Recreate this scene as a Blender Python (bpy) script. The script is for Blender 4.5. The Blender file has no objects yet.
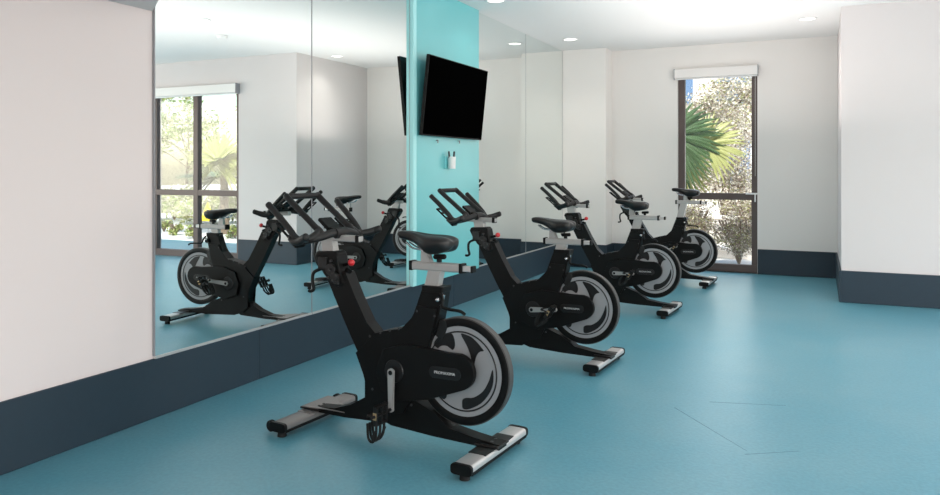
import bpy, bmesh, math, random
from mathutils import Vector, Matrix
random.seed(7)
PI = math.pi
S = bpy.context.scene
COL = S.collection

# ------------------------------------------------------------------ materials
def mat(name, col, rough=.5, metal=0.0, spec=.5, noise=0.0, nscale=8.0, bump=0.0, bscale=60.0, coat=0.0, col2=None, sheen=0.0, trans=0.0):
    m = bpy.data.materials.new(name); m.use_nodes = True
    nt = m.node_tree; b = nt.nodes['Principled BSDF']
    b.inputs['Base Color'].default_value = (*col, 1)
    b.inputs['Roughness'].default_value = rough
    b.inputs['Metallic'].default_value = metal
    b.inputs['Specular IOR Level'].default_value = spec
    b.inputs['Coat Weight'].default_value = coat; b.inputs['Coat Roughness'].default_value = .3
    if noise or col2:
        tc = nt.nodes.new('ShaderNodeTexCoord'); n = nt.nodes.new('ShaderNodeTexNoise')
        n.inputs['Scale'].default_value = nscale; n.inputs['Detail'].default_value = 6
        mx = nt.nodes.new('ShaderNodeMix'); mx.data_type = 'RGBA'
        c2 = col2 or tuple(max(0, c*(1-noise)) for c in col)
        c1 = col if col2 else tuple(min(1, c*(1+noise)) for c in col)
        mx.inputs[6].default_value = (*c1, 1); mx.inputs[7].default_value = (*c2, 1)
        nt.links.new(tc.outputs['Object'], n.inputs['Vector'])
        nt.links.new(n.outputs['Fac'], mx.inputs[0]); nt.links.new(mx.outputs[2], b.inputs['Base Color'])
    if bump:
        tc = nt.nodes.new('ShaderNodeTexCoord'); n = nt.nodes.new('ShaderNodeTexNoise')
        n.inputs['Scale'].default_value = bscale; n.inputs['Detail'].default_value = 4
        bp = nt.nodes.new('ShaderNodeBump'); bp.inputs['Strength'].default_value = bump; bp.inputs['Distance'].default_value = .004
        nt.links.new(tc.outputs['Object'], n.inputs['Vector'])
        nt.links.new(n.outputs['Fac'], bp.inputs['Height']); nt.links.new(bp.outputs['Normal'], b.inputs['Normal'])
    return m

def emis(name, col, s):
    m = bpy.data.materials.new(name); m.use_nodes = True
    b = m.node_tree.nodes['Principled BSDF']
    b.inputs['Base Color'].default_value = (*col, 1)
    b.inputs['Emission Color'].default_value = (*col, 1); b.inputs['Emission Strength'].default_value = s
    return m

M = {}
M['wall'] = mat('white_wall_paint', (.80, .775, .75), .75, spec=.2, bump=.12, bscale=25, noise=.012, nscale=3)
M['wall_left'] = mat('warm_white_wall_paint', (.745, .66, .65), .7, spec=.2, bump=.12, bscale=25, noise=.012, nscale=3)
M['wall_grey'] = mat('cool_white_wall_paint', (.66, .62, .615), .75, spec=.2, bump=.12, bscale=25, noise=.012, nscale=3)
M['ceil'] = mat('ceiling_paint', (.86, .85, .84), .85, spec=.1)
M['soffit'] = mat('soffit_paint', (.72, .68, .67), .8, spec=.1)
M['navy'] = mat('navy_baseboard', (.017, .033, .049), .5, noise=.06, nscale=20, spec=.4)
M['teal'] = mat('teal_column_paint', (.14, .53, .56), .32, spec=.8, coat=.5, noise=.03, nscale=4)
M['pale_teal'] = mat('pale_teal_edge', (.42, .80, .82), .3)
M['black'] = mat('black_plastic', (.005, .005, .005), .45, spec=.16)
M['blackm'] = mat('black_metal', (.009, .009, .009), .35, spec=.35)
M['rubber'] = mat('black_rubber', (.010, .010, .010), .75, spec=.3)
M['grip'] = mat('handlebar_rubber', (.010, .009, .009), .5, spec=.35, bump=.15, bscale=300)
M['vinyl'] = mat('saddle_vinyl', (.008, .007, .007), .35, spec=.4)
M['silver'] = mat('silver_powder_coat', (.40, .385, .375), .38, metal=.35, noise=.04, nscale=30)
M['shadesilver'] = mat('shaded_silver_coat', (.20, .185, .18), .38, metal=.35, noise=.04, nscale=30)  # silver darkened to put the shade on the front foot into its colour
M['alu'] = mat('brushed_aluminium', (.60, .58, .57), .33, metal=.6, noise=.05, nscale=40)
M['boltdark'] = mat('dark_bolt', (.06, .06, .062), .4, metal=.6)
M['chrome'] = mat('polished_steel', (.55, .55, .56), .2, metal=1.0)
M['fwgrey'] = mat('grey_flywheel_face', (.30, .30, .31), .45, metal=.2)
M['fwedge'] = mat('flywheel_rim_edge', (.055, .053, .052), .5, metal=.2)
M['red'] = mat('red_plastic', (.55, .02, .025), .3)
M['brass'] = mat('brass_plate', (.5, .36, .2), .35, metal=.6)
M['screen'] = mat('television_screen', (.001, .001, .001), .2, spec=0)
M['frame'] = mat('bronze_window_frame', (.10, .075, .07), .5, metal=.2)
M['blind'] = mat('roller_blind_white', (.78, .76, .74), .6)
M['white'] = mat('white_plastic', (.8, .8, .8), .4)
M['text'] = mat('logo_ink', (.55, .55, .55), .5)
M['pen'] = mat('marker_black', (.03, .03, .035), .4)
M['leafA'] = mat('pale_leaf', (.62, .56, .46), .6, noise=.35, nscale=3)
M['leafB'] = mat('green_leaf', (.20, .27, .06), .55, noise=.4, nscale=3)
M['leafC'] = mat('olive_leaf', (.34, .34, .14), .6, noise=.4, nscale=3)
M['leafD'] = mat('brown_leaf', (.27, .20, .15), .7, noise=.4, nscale=3)
M['palmG'] = mat('palm_green', (.045, .095, .028), .42, noise=.3, nscale=5)
M['palmY'] = mat('palm_yellow_green', (.30, .31, .10), .45, noise=.3, nscale=5)
M['bark'] = mat('bark', (.20, .15, .11), .85, noise=.4, nscale=12, bump=.5, bscale=30)
M['gravel'] = mat('pale_gravel', (.72, .70, .66), .9, col2=(.52, .50, .46), nscale=6, bump=.4, bscale=30)
M['stucco'] = mat('pale_stucco', (.80, .74, .68), .85, noise=.05, nscale=5)
M['bglass'] = mat('blue_window_glass', (.10, .17, .30), .15, spec=.8)
M['yellow'] = mat('yellow_sign_paint', (.95, .62, .02), .45)
M['steel'] = mat('galvanised_steel', (.35, .36, .38), .4, metal=.7)

# floor
def floor_mat():
    m = bpy.data.materials.new('teal_rubber_floor'); m.use_nodes = True
    nt = m.node_tree; b = nt.nodes['Principled BSDF']; L = nt.links
    tc = nt.nodes.new('ShaderNodeTexCoord')
    n1 = nt.nodes.new('ShaderNodeTexNoise'); n1.inputs['Scale'].default_value = 1.3; n1.inputs['Detail'].default_value = 5; n1.inputs['Roughness'].default_value = .62
    n2 = nt.nodes.new('ShaderNodeTexNoise'); n2.inputs['Scale'].default_value = 55; n2.inputs['Detail'].default_value = 4
    L.new(tc.outputs['Object'], n1.inputs['Vector']); L.new(tc.outputs['Object'], n2.inputs['Vector'])
    r = nt.nodes.new('ShaderNodeValToRGB')
    r.color_ramp.elements[0].position = .3; r.color_ramp.elements[0].color = (.088, .292, .375, 1)
    r.color_ramp.elements[1].position = .7; r.color_ramp.elements[1].color = (.135, .325, .395, 1)
    L.new(n1.outputs['Fac'], r.inputs['Fac'])
    mx = nt.nodes.new('ShaderNodeMix'); mx.data_type = 'RGBA'; mx.blend_type = 'MULTIPLY'; mx.inputs[0].default_value = .5
    r2 = nt.nodes.new('ShaderNodeValToRGB'); r2.color_ramp.elements[0].position = .35; r2.color_ramp.elements[0].color = (.72, .76, .78, 1)
    r2.color_ramp.elements[1].position = .65
    L.new(n2.outputs['Fac'], r2.inputs['Fac'])
    L.new(r.outputs['Color'], mx.inputs[6]); L.new(r2.outputs['Color'], mx.inputs[7])
    L.new(mx.outputs[2], b.inputs['Base Color'])
    b.inputs['Roughness'].default_value = .34; b.inputs['Specular IOR Level'].default_value = .5
    bp = nt.nodes.new('ShaderNodeBump'); bp.inputs['Strength'].default_value = .18; bp.inputs['Distance'].default_value = .004
    L.new(n2.outputs['Fac'], bp.inputs['Height']); L.new(bp.outputs['Normal'], b.inputs['Normal'])
    return m
M['floor'] = floor_mat()

def mirror_mat():
    m = bpy.data.materials.new('mirror_silvering'); m.use_nodes = True
    b = m.node_tree.nodes['Principled BSDF']
    b.inputs['Base Color'].default_value = (.86, .90, .885, 1)
    b.inputs['Metallic'].default_value = 1; b.inputs['Roughness'].default_value = .0
    return m
M['mirror'] = mirror_mat()

def glass_mat():
    m = bpy.data.materials.new('window_glass'); m.use_nodes = True
    nt = m.node_tree; nt.nodes.remove(nt.nodes['Principled BSDF'])
    out = nt.nodes['Material Output']
    t = nt.nodes.new('ShaderNodeBsdfTransparent'); t.inputs[0].default_value = (.96, .98, .97, 1)
    g = nt.nodes.new('ShaderNodeBsdfGlossy'); g.inputs['Roughness'].default_value = .02
    f = nt.nodes.new('ShaderNodeFresnel'); geo = nt.nodes.new('ShaderNodeNewGeometry')
    mr = nt.nodes.new('ShaderNodeMapRange'); mr.inputs[3].default_value = 1.45; mr.inputs[4].default_value = 1/1.45
    nt.links.new(geo.outputs['Backfacing'], mr.inputs[0]); nt.links.new(mr.outputs[0], f.inputs[0])
    mx = nt.nodes.new('ShaderNodeMixShader')
    nt.links.new(f.outputs[0], mx.inputs[0]); nt.links.new(t.outputs[0], mx.inputs[1]); nt.links.new(g.outputs[0], mx.inputs[2])
    nt.links.new(mx.outputs[0], out.inputs[0])
    return m
M['glass'] = glass_mat()

# ------------------------------------------------------------------ mesh helpers
def link(name, bm, m, parent=None, loc=(0, 0, 0), smooth=None, bev=0):
    me = bpy.data.meshes.new(name)
    bmesh.ops.recalc_face_normals(bm, faces=bm.faces[:])
    bm.to_mesh(me); bm.free()
    o = bpy.data.objects.new(name, me); COL.objects.link(o)
    ms = m if isinstance(m, (list, tuple)) else [m]
    for q in ms: me.materials.append(M[q])
    o.location = loc
    if parent: o.parent = parent
    if smooth is not None:
        for p in me.polygons: p.use_smooth = True
        try: me.set_sharp_from_angle(angle=math.radians(smooth))
        except Exception: pass
    if bev:
        md = o.modifiers.new('bevel', 'BEVEL'); md.width = bev; md.segments = 2; md.limit_method = 'ANGLE'; md.angle_limit = math.radians(38)
    return o

def link_split(name, bm, m, **kw):
    bm.verts.ensure_lookup_table(); seen = set(); out = []
    for v in bm.verts:
        if v in seen: continue
        st = [v]; isl = set()
        while st:
            q = st.pop()
            if q in isl: continue
            isl.add(q); st += [e.other_vert(q) for e in q.link_edges]
        seen |= isl
        nb = bmesh.new(); mp = {q: nb.verts.new(q.co) for q in bm.verts if q in isl}
        for f in bm.faces:
            if f.verts[0] in isl: nb.faces.new([mp[q] for q in f.verts]).material_index = f.material_index
        out.append(link(name, nb, m, **kw))
    bm.free()
    return out

def box(bm, x0, x1, y0, y1, z0, z1, mi=0, mtx=None):
    vs = [bm.verts.new(Vector((x, y, z)) if not mtx else mtx @ Vector((x, y, z))) for x in (x0, x1) for y in (y0, y1) for z in (z0, z1)]
    for f in ((0, 1, 3, 2), (4, 6, 7, 5), (0, 4, 5, 1), (2, 3, 7, 6), (0, 2, 6, 4), (1, 5, 7, 3)):
        bm.faces.new([vs[i] for i in f]).material_index = mi

def prism(bm, prof, v0, v1, mi=0):
    """profile in (x,z), extruded along y"""
    a = [bm.verts.new((p[0], v0, p[1])) for p in prof]; b = [bm.verts.new((p[0], v1, p[1])) for p in prof]
    n = len(prof)
    fs = [bm.faces.new(a), bm.faces.new(b[::-1])]
    for i in range(n): fs.append(bm.faces.new([a[i], b[i], b[(i+1) % n], a[(i+1) % n]]))
    for f in fs: f.material_index = mi
    bmesh.ops.triangulate(bm, faces=fs[:2], ngon_method='EAR_CLIP')

def prism_z(bm, prof, z0, z1, mi=0):
    a = [bm.verts.new((p[0], p[1], z0)) for p in prof]; b = [bm.verts.new((p[0], p[1], z1)) for p in prof]
    n = len(prof)
    for f in [bm.faces.new(a), bm.faces.new(b[::-1])]: f.material_index = mi
    for i in range(n): bm.faces.new([a[i], b[i], b[(i+1) % n], a[(i+1) % n]]).material_index = mi

def catmull(pts, k=6, closed=False):
    P = [Vector(p) for p in pts]; n = len(P); out = []
    rng = n if closed else n-1
    for i in range(rng):
        p0 = P[(i-1) % n] if (closed or i > 0) else P[0]*2-P[1]
        p1 = P[i]; p2 = P[(i+1) % n]
        p3 = P[(i+2) % n] if (closed or i+2 < n) else P[-1]*2-P[-2]
        for j in range(k):
            t = j/k
            out.append(.5*((2*p1)+(-p0+p2)*t+(2*p0-5*p1+4*p2-p3)*t*t+(-p0+3*p1-3*p2+p3)*t**3))
    if not closed: out.append(P[-1])
    return out

def tube(bm, pts, r, seg=10, closed=False, mi=0, sx=1.0, sy=1.0, up=(0, 0, 1), caps=True, radii=None):
    pts = [Vector(p) for p in pts]; n = len(pts); rings = []
    for i, p in enumerate(pts):
        a = pts[(i-1) % n] if (closed or i > 0) else p; b = pts[(i+1) % n] if (closed or i < n-1) else p
        d = (b-a).normalized(); u = Vector(up)
        if abs(d.dot(u)) > .95: u = Vector((1, 0, 0)) if abs(d.x) < .9 else Vector((0, 1, 0))
        s = d.cross(u).normalized(); w = s.cross(d).normalized()
        rr = radii[i] if radii else r
        rings.append([bm.verts.new(p+s*math.cos(2*PI*k/seg)*rr*sx+w*math.sin(2*PI*k/seg)*rr*sy) for k in range(seg)])
    m = n if closed else n-1
    for i in range(m):
        A, B = rings[i], rings[(i+1) % n]
        for k in range(seg): bm.faces.new([A[k], A[(k+1) % seg], B[(k+1) % seg], B[k]]).material_index = mi
    if caps and not closed:
        bm.faces.new(rings[0][::-1]).material_index = mi; bm.faces.new(rings[-1]).material_index = mi

def capsule(bm, pts, r, **kw):
    """tube with rounded ends"""
    P = [Vector(p) for p in pts]
    d0 = (P[0]-P[1]).normalized(); d1 = (P[-1]-P[-2]).normalized()
    pre = [P[0]+d0*r*.55, P[0]+d0*r*.42]; post = [P[-1]+d1*r*.42, P[-1]+d1*r*.55]
    allp = pre+P+post
    radii = [r*.3, r*.75]+[r]*len(P)+[r*.75, r*.3]
    tube(bm, allp, r, radii=radii, **kw)

def cyl_y(bm, x, z, r, y0, y1, seg=24, mi=0, r2=None):
    prof = [(x+r*math.cos(2*PI*k/seg), z+r*math.sin(2*PI*k/seg)) for k in range(seg)]
    r2 = r2 or r
    a = [bm.verts.new((p[0], y0, p[1])) for p in prof]
    b = [bm.verts.new((x+(p[0]-x)*r2/r, y1, z+(p[1]-z)*r2/r)) for p in prof]
    bm.faces.new(a).material_index = mi; bm.faces.new(b[::-1]).material_index = mi
    for i in range(seg): bm.faces.new([a[i], b[i], b[(i+1) % seg], a[(i+1) % seg]]).material_index = mi

def cyl(bm, p0, p1, r, seg=14, mi=0, r2=None):
    tube(bm, [p0, p1], r, seg=seg, mi=mi, radii=[r, r2 or r])

def lathe_y(bm, x, z, prof, seg=48, mi=None):
    """prof: list of (radius, y); revolved round the y axis through (x,z)"""
    rings = []
    for (r, y) in prof:
        rings.append([bm.verts.new((x+r*math.cos(2*PI*k/seg), y, z+r*math.sin(2*PI*k/seg))) for k in range(seg)])
    for i in range(len(prof)-1):
        for k in range(seg):
            f = bm.faces.new([rings[i][k], rings[i][(k+1) % seg], rings[i+1][(k+1) % seg], rings[i+1][k]])
            if mi: f.material_index = mi[i]

def ball(bm, c, r, mi=0, seg=12, sc=(1, 1, 1)):
    g = bmesh.ops.create_uvsphere(bm, u_segments=seg, v_segments=max(6, seg//2), radius=r)
    for v in g['verts']: v.co = Vector((v.co.x*sc[0], v.co.y*sc[1], v.co.z*sc[2]))+Vector(c)
    for f in {f for v in g['verts'] for f in v.link_faces}: f.material_index = mi

def empty(name, loc=(0, 0, 0), rz=0):
    o = bpy.data.objects.new(name, None); COL.objects.link(o); o.location = loc; o.rotation_euler = (0, 0, rz); o.empty_display_size = .1
    return o

def tag(o, label, cat, group=None, kind=None):
    o['label'] = label; o['category'] = cat
    if group: o['group'] = group
    if kind: o['kind'] = kind
    return o

def struct(name, bm, m, **kw):
    o = link(name, bm, m, **kw); o['kind'] = 'structure'; return o

B = bmesh.new

# ------------------------------------------------------------------ room shell
XL = -3.162; XM = -3.145; XB = -3.160; YF = 9.91; YN = 8.16; XC = .19; XR = 4.7; YB = -3.0; HC = 2.91
bm = B(); box(bm, XL-.2, XR+.2, YB-.2, YF+.2, -.12, 0)
struct('floor', bm, 'floor')
bm = B(); prism_z(bm, [(XL-.2, YB-.2), (XR+.2, YB-.2), (XR+.2, YN+.2), (XC+.2, YN+.2), (XC+.2, YF+.2), (XL-.2, YF+.2)], HC, HC+.2)
struct('ceiling', bm, 'ceil')
bm = B(); box(bm, XL-.2, XL, YB, YF+.2, 0, HC)
struct('wall_left', bm, 'wall_left')
# soffit above the near end of the left wall, cut off diagonally
bm = B(); prism_z(bm, [(XL+.001, 2.80), (-2.0, 1.95), (-2.0, YB+.01), (XL+.001, YB+.01)], 2.132, HC-.001)
struct('trim_1', bm, 'soffit')
# far wall with its window opening
WX0, WX1, WT = -1.682, -.708, 2.60
bm = B()
box(bm, XL, WX0, YF, YF+.2, 0, HC); box(bm, WX1, XC+.2, YF, YF+.2, 0, HC); box(bm, WX0, WX1, YF, YF+.2, WT, HC); box(bm, WX0, WX1, YF, YF+.2, -.1, .0)
struct('wall_far', bm, 'wall')
# pilaster in the far left corner
bm = B(); box(bm, XL, -2.548, 9.585, YF, 0, HC)
struct('wall_far_corner', bm, 'wall')
# wall stepping forward on the right, with its window
VX0, VX1 = 1.22, 2.96
bm = B()
box(bm, XC, XC+.2, YN+.2, YF, 0, HC)
box(bm, XC, VX0, YN, YN+.2, 0, HC); box(bm, VX1, XR+.2, YN, YN+.2, 0, HC); box(bm, VX0, VX1, YN, YN+.2, 2.52, HC)
struct('wall_right_front', bm, 'wall_grey')
# right wall: wide openings out of view, added to let fill light in
bm = B()
box(bm, XR, XR+.2, YB, YN, 0, .35); box(bm, XR, XR+.2, YB, YN, 2.6, HC)
for a, b in ((YB, -2.2), (.6, 1.0), (3.8, 4.2), (7.0, YN)): box(bm, XR, XR+.2, a, b, .35, 2.6)
struct('wall_right', bm, 'wall')
bm = B()
box(bm, XL, XR, YB-.2, YB, 0, HC)
struct('wall_back', bm, 'wall')

# fine cuts in the rubber floor
M['seam'] = mat('floor_seam', (.030, .10, .125), .7)
for i, (a, b) in enumerate((((-.72, 4.145), (-.306, 3.646)), ((-.31, 3.60), (-.09, 3.747)), ((-.56, 4.33), (-.17, 4.44)))):
    bm = B(); d = (Vector(b)-Vector(a)).normalized(); n_ = Vector((-d.y, d.x))*.0011
    P4 = [Vector(a)-n_, Vector(b)-n_*.4, Vector(b)+n_*.4, Vector(a)+n_]
    prism_z(bm, [(p.x, p.y) for p in P4], .0, .0005); struct('trim_%d' % (i+2), bm, 'seam')
# baseboards
def bb(name, boxes, seams=()):
    bm = B()
    for b_ in boxes: box(bm, *b_)
    return struct(name, bm, 'navy', bev=.003)
BH = .312
seam = .0035
ys = [YB, .9, 3.60, 6.3, 9.583]
bb('baseboard_left', [(XL, XB+.012, ys[i]+(seam if i else 0), ys[i+1], 0.001, BH) for i in range(4)])
bb('baseboard_far', [(XL+.03, -2.548+.02, 9.585-.02, 9.585, 0.001, BH), (-2.548, -2.528, 9.585, YF, 0.001, BH), (-2.528, WX0-.005, YF-.02, YF, 0.001, BH), (WX1+.005, XC, YF-.02, YF, 0.001, BH)])
bb('baseboard_right', [(XC-.02, XC, YN-.02, YF-.02, 0.001, BH), (XC, VX0-.005, YN-.02, YN, 0.001, BH), (VX1+.005, XR, YN-.02, YN, 0.001, BH)])
bb('baseboard_right_side', [(XR-.02, XR, YB, YN-.02, 0.001, BH)])

# mirrors
def mirror(y0, y1, label):
    bm = B(); box(bm, XL+.002, XM, y0, y1, BH+.006, HC-.003)
    o = link('wall_mirror', bm, ['mirror'], bev=0)
    tag(o, label, 'mirror', 'wall mirrors on the left wall')
    bm = B(); box(bm, XL+.002, XM+.006, y0, y1, BH+.0005, BH+.006); box(bm, XM+.001, XM+.006, y0, y1, BH+.006, BH+.013)
    link('bottom_channel', bm, 'alu', parent=o)
    # polished glass edges
    for yy in (y0, y1):
        bm = B(); box(bm, XL+.002, XM+.0008, yy-.0022, yy+.0022, BH+.013, HC-.004)
        link('glass_edge', bm, 'steel', parent=o)
mirror(2.80, 4.12, 'large frameless wall mirror beside the white wall, nearest of four')
mirror(4.126, 5.46, 'large frameless wall mirror just left of the teal column')
mirror(6.80, 8.20, 'tall frameless wall mirror just right of the teal column and television')
mirror(8.206, 9.58, 'tall frameless wall mirror in the far corner, farthest of four')

# teal column
bm = B(); box(bm, XL+.001, -3.11, 5.52, 6.795, BH, HC-.001)
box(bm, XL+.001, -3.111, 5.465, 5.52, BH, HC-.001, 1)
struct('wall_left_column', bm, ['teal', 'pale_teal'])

# ------------------------------------------------------------------ windows
def window(name, x0, x1, y, top, mull=None, trans=(.92, 1.005), fw=.085, rail=.10, depth=.07, left_gap=True):
    bm = B()
    y0, y1 = y+.05, y+.05+depth
    box(bm, x0, x0+fw, y0, y1, 0, top); box(bm, x1-fw*.85, x1, y0, y1, 0, top)
    box(bm, x0, x1, y0-.005, y1+.005, 0.001, rail); box(bm, x0, x1, y0, y1, top-.06, top)
    box(bm, x0, x1, y0-.005, y1+.005, *trans)
    ms = [x0+fw, x1-fw*.85]
    if mull:
        box(bm, mull-.045, mull+.045, y0-.008, y1+.008, 0, top); ms = [x0+fw, mull-.045, mull+.045, x1-fw*.85]
    o = struct(name, bm, 'frame', bev=.003)
    for i in range(0, len(ms), 2):
        for (a, b) in ((rail, trans[0]), (trans[1], top-.06)):
            bm = B(); box(bm, ms[i]-.003, ms[i+1]+.003, y0+.03, y0+.036, a-.003, b+.003)
            g = link('window_pane', bm, 'glass', parent=o)
    return o
w1 = window('window_1', WX0, WX1, YF, 2.60)
w2 = window('window_2', VX0, VX1, YN, 2.52, mull=2.09)
# latch on the transom
bm = B(); box(bm, WX1-.14, WX1-.0, YF+.02, YF+.045, .992, 1.012); box(bm, WX1-.035, WX1-.02, YF+.0, YF+.03, .90, .995)
link('window_latch', bm, 'white', parent=w1, bev=.002)

def blind(x0, x1, y, z0, z1, label):
    r = tag(empty('roller_blind', ((x0+x1)/2, y, z0)), label, 'blind')
    w = (x1-x0)/2
    bm = B(); box(bm, -w, w, -.085, -.001, 0.012, z1-z0); link('cassette', bm, 'blind', parent=r, bev=.006)
    bm = B(); tube(bm, [(-w+.01, -.04, .004), (w-.01, -.04, .004)], .010, seg=10); link('hem_bar', bm, 'white', parent=r, smooth=40)
    for s in (-1, 1):
        bm = B(); box(bm, s*w-.004, s*w+.004, -.09, -.0005, -.002, z1-z0+.004); link('end_bracket', bm, 'steel', parent=r)
    bm = B(); tube(bm, [(w-.03, -.075, -.0), (w-.03, -.072, -1.25)], .0016, seg=5); link('bead_chain', bm, 'white', parent=r)
blind(WX0-.03, WX1+.01, YF, 2.475, 2.605, 'white roller blind rolled up above the narrow window in the far wall')
blind(VX0-.02, VX1+.04, YN, 2.39, 2.53, 'white roller blind rolled up above the wide window seen in the mirror')

# ------------------------------------------------------------------ television, cup, hooks
def television():
    yc, zc, W, H = 6.13, 1.94, 1.22, .69
    r = tag(empty('television', (-3.108, yc, zc)), 'black flat television tilted forward high on the teal column', 'television')
    tilt = math.radians(6)
    mt = Matrix.Translation((.075, 0, 0)) @ Matrix.Rotation(tilt, 4, 'Y')
    bm = B(); box(bm, -.018, .012, -W/2, W/2, -H/2, H/2, mtx=mt); box(bm, -.035, -.018, -W*.32, W*.32, -H*.38, H*.3, mtx=mt)
    link('housing', bm, 'black', parent=r, bev=.003)
    bm = B(); box(bm, .012, .0145, -W/2+.008, W/2-.008, -H/2+.012, H/2-.008, mtx=mt); link('screen', bm, 'screen', parent=r)
    bm = B(); box(bm, .0, .012, -.22, .22, -.15, .15)
    for s in (-1, 1): box(bm, .01, .05, s*.18-.015, s*.18+.015, -.18, .18)
    link('wall_bracket', bm, 'blackm', parent=r)
television()
for py in (5.87, 6.31):
    bm = B(); ball(bm, (0, 0, 0), .007, seg=8); cyl(bm, (-.02, 0, 0), (0, 0, 0), .004); box(bm, -.003, .004, -.004, .004, -.024, 0)
    o = link('wall_hook', bm, 'steel', loc=(-3.09, py, 1.575 if py > 6.0 else 1.565), smooth=40)
    tag(o, 'small metal hook under the television, '+('right' if py > 6.0 else 'left')+' of the two', 'hook', 'two small hooks under the television')
# pen cup
r = tag(empty('pen_cup', (-3.109, 6.10, 1.312)), 'small white cup of markers fixed to the teal column below the television', 'cup')
bm = B()
sg = 20; R0, R1 = .034, .038
rings = []
for (rr, z) in ((.001, 0), (R0, 0), (R1, .11), (R1-.004, .11), (R0-.004, .006), (.001, .006)):
    rings.append([bm.verts.new((.042+rr*math.cos(2*PI*k/sg), rr*math.sin(2*PI*k/sg), z)) for k in range(sg)])
for i in range(5):
    for k in range(sg): bm.faces.new([rings[i][k], rings[i][(k+1) % sg], rings[i+1][(k+1) % sg], rings[i+1][k]])
link('cup', bm, 'white', parent=r, smooth=40)
bm = B(); box(bm, .0005, .008, -.075, .03, -.002, .115); link('mounting_plate', bm, 'teal', parent=r, bev=.002)
for i, (dy, dx, t) in enumerate(((-.013, -.008, -.024), (.014, .008, .016))):
    bm = B(); capsule(bm, [(0, 0, 0), (dx*.3, t, .135)], .0095, seg=8)
    o = link('marker_pen', bm, 'pen', loc=(-3.109+.042+dx, 6.10+dy, 1.332), smooth=40)
    tag(o, 'black marker in the small white cup below the television, '+('leaning left' if i == 0 else 'the right one of two'), 'marker', 'black markers in the white cup')

# ------------------------------------------------------------------ ceiling fittings
def downlight(x, y, label):
    r = tag(empty('recessed_downlight', (x, y, HC)), label, 'ceiling light', 'round recessed ceiling lights')
    bm = B(); sg = 32; prof = ((.095, -.001), (.093, -.007), (.080, -.008), (.076, -.002), (.095, -.001))
    rings = [[bm.verts.new((a*math.cos(2*PI*k/sg), a*math.sin(2*PI*k/sg), z)) for k in range(sg)] for a, z in prof]
    for i in range(4):
        for k in range(sg): bm.faces.new([rings[i][k], rings[i][(k+1) % sg], rings[i+1][(k+1) % sg], rings[i+1][k]])
    link('trim_ring', bm, 'white', parent=r, smooth=40)
    bm = B(); vs = [bm.verts.new((.077*math.cos(2*PI*k/sg), .077*math.sin(2*PI*k/sg), -.003)) for k in range(sg)]
    vb = [bm.verts.new((v.co.x, v.co.y, -.0005)) for v in vs]
    bm.faces.new(vs); bm.faces.new(vb[::-1])
    for k in range(sg): bm.faces.new([vs[k], vb[k], vb[(k+1) % sg], vs[(k+1) % sg]])
    link('lens', bm, 'lamp', parent=r)
M['lamp'] = emis('lamp_lens', (1, .96, .9), 2.2)
downlight(-2.78, 6.46, 'round recessed ceiling light near the teal column')
downlight(-2.78, 8.77, 'round recessed ceiling light near the far left corner')
downlight(-.12, 8.66, 'round recessed ceiling light in the alcove right of the far window')
downlight(-.30, 5.95, 'round recessed ceiling light mid-room, seen large in the nearest mirror')
bm = B(); sg = 24
prof = ((.001, -.04), (.05, -.04), (.062, -.03), (.066, -.001))
rings = [[bm.verts.new((a*math.cos(2*PI*k/sg), a*math.sin(2*PI*k/sg), z)) for k in range(sg)] for a, z in prof]
for i in range(3):
    for k in range(sg): bm.faces.new([rings[i][k], rings[i][(k+1) % sg], rings[i+1][(k+1) % sg], rings[i+1][k]])
bm.faces.new(rings[-1])
tag(link('smoke_detector', bm, 'white', loc=(.18, 6.75, HC), smooth=40), 'small round smoke detector on the ceiling, seen only in the mirror', 'smoke detector')

# ------------------------------------------------------------------ exercise bike
Z0 = .337   # crank height
def rounded(cx, cz, r, a0, a1, n=10):
    return [(cx+r*math.cos(math.radians(a0+(a1-a0)*i/n)), cz+r*math.sin(math.radians(a0+(a1-a0)*i/n))) for i in range(n+1)]

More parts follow.
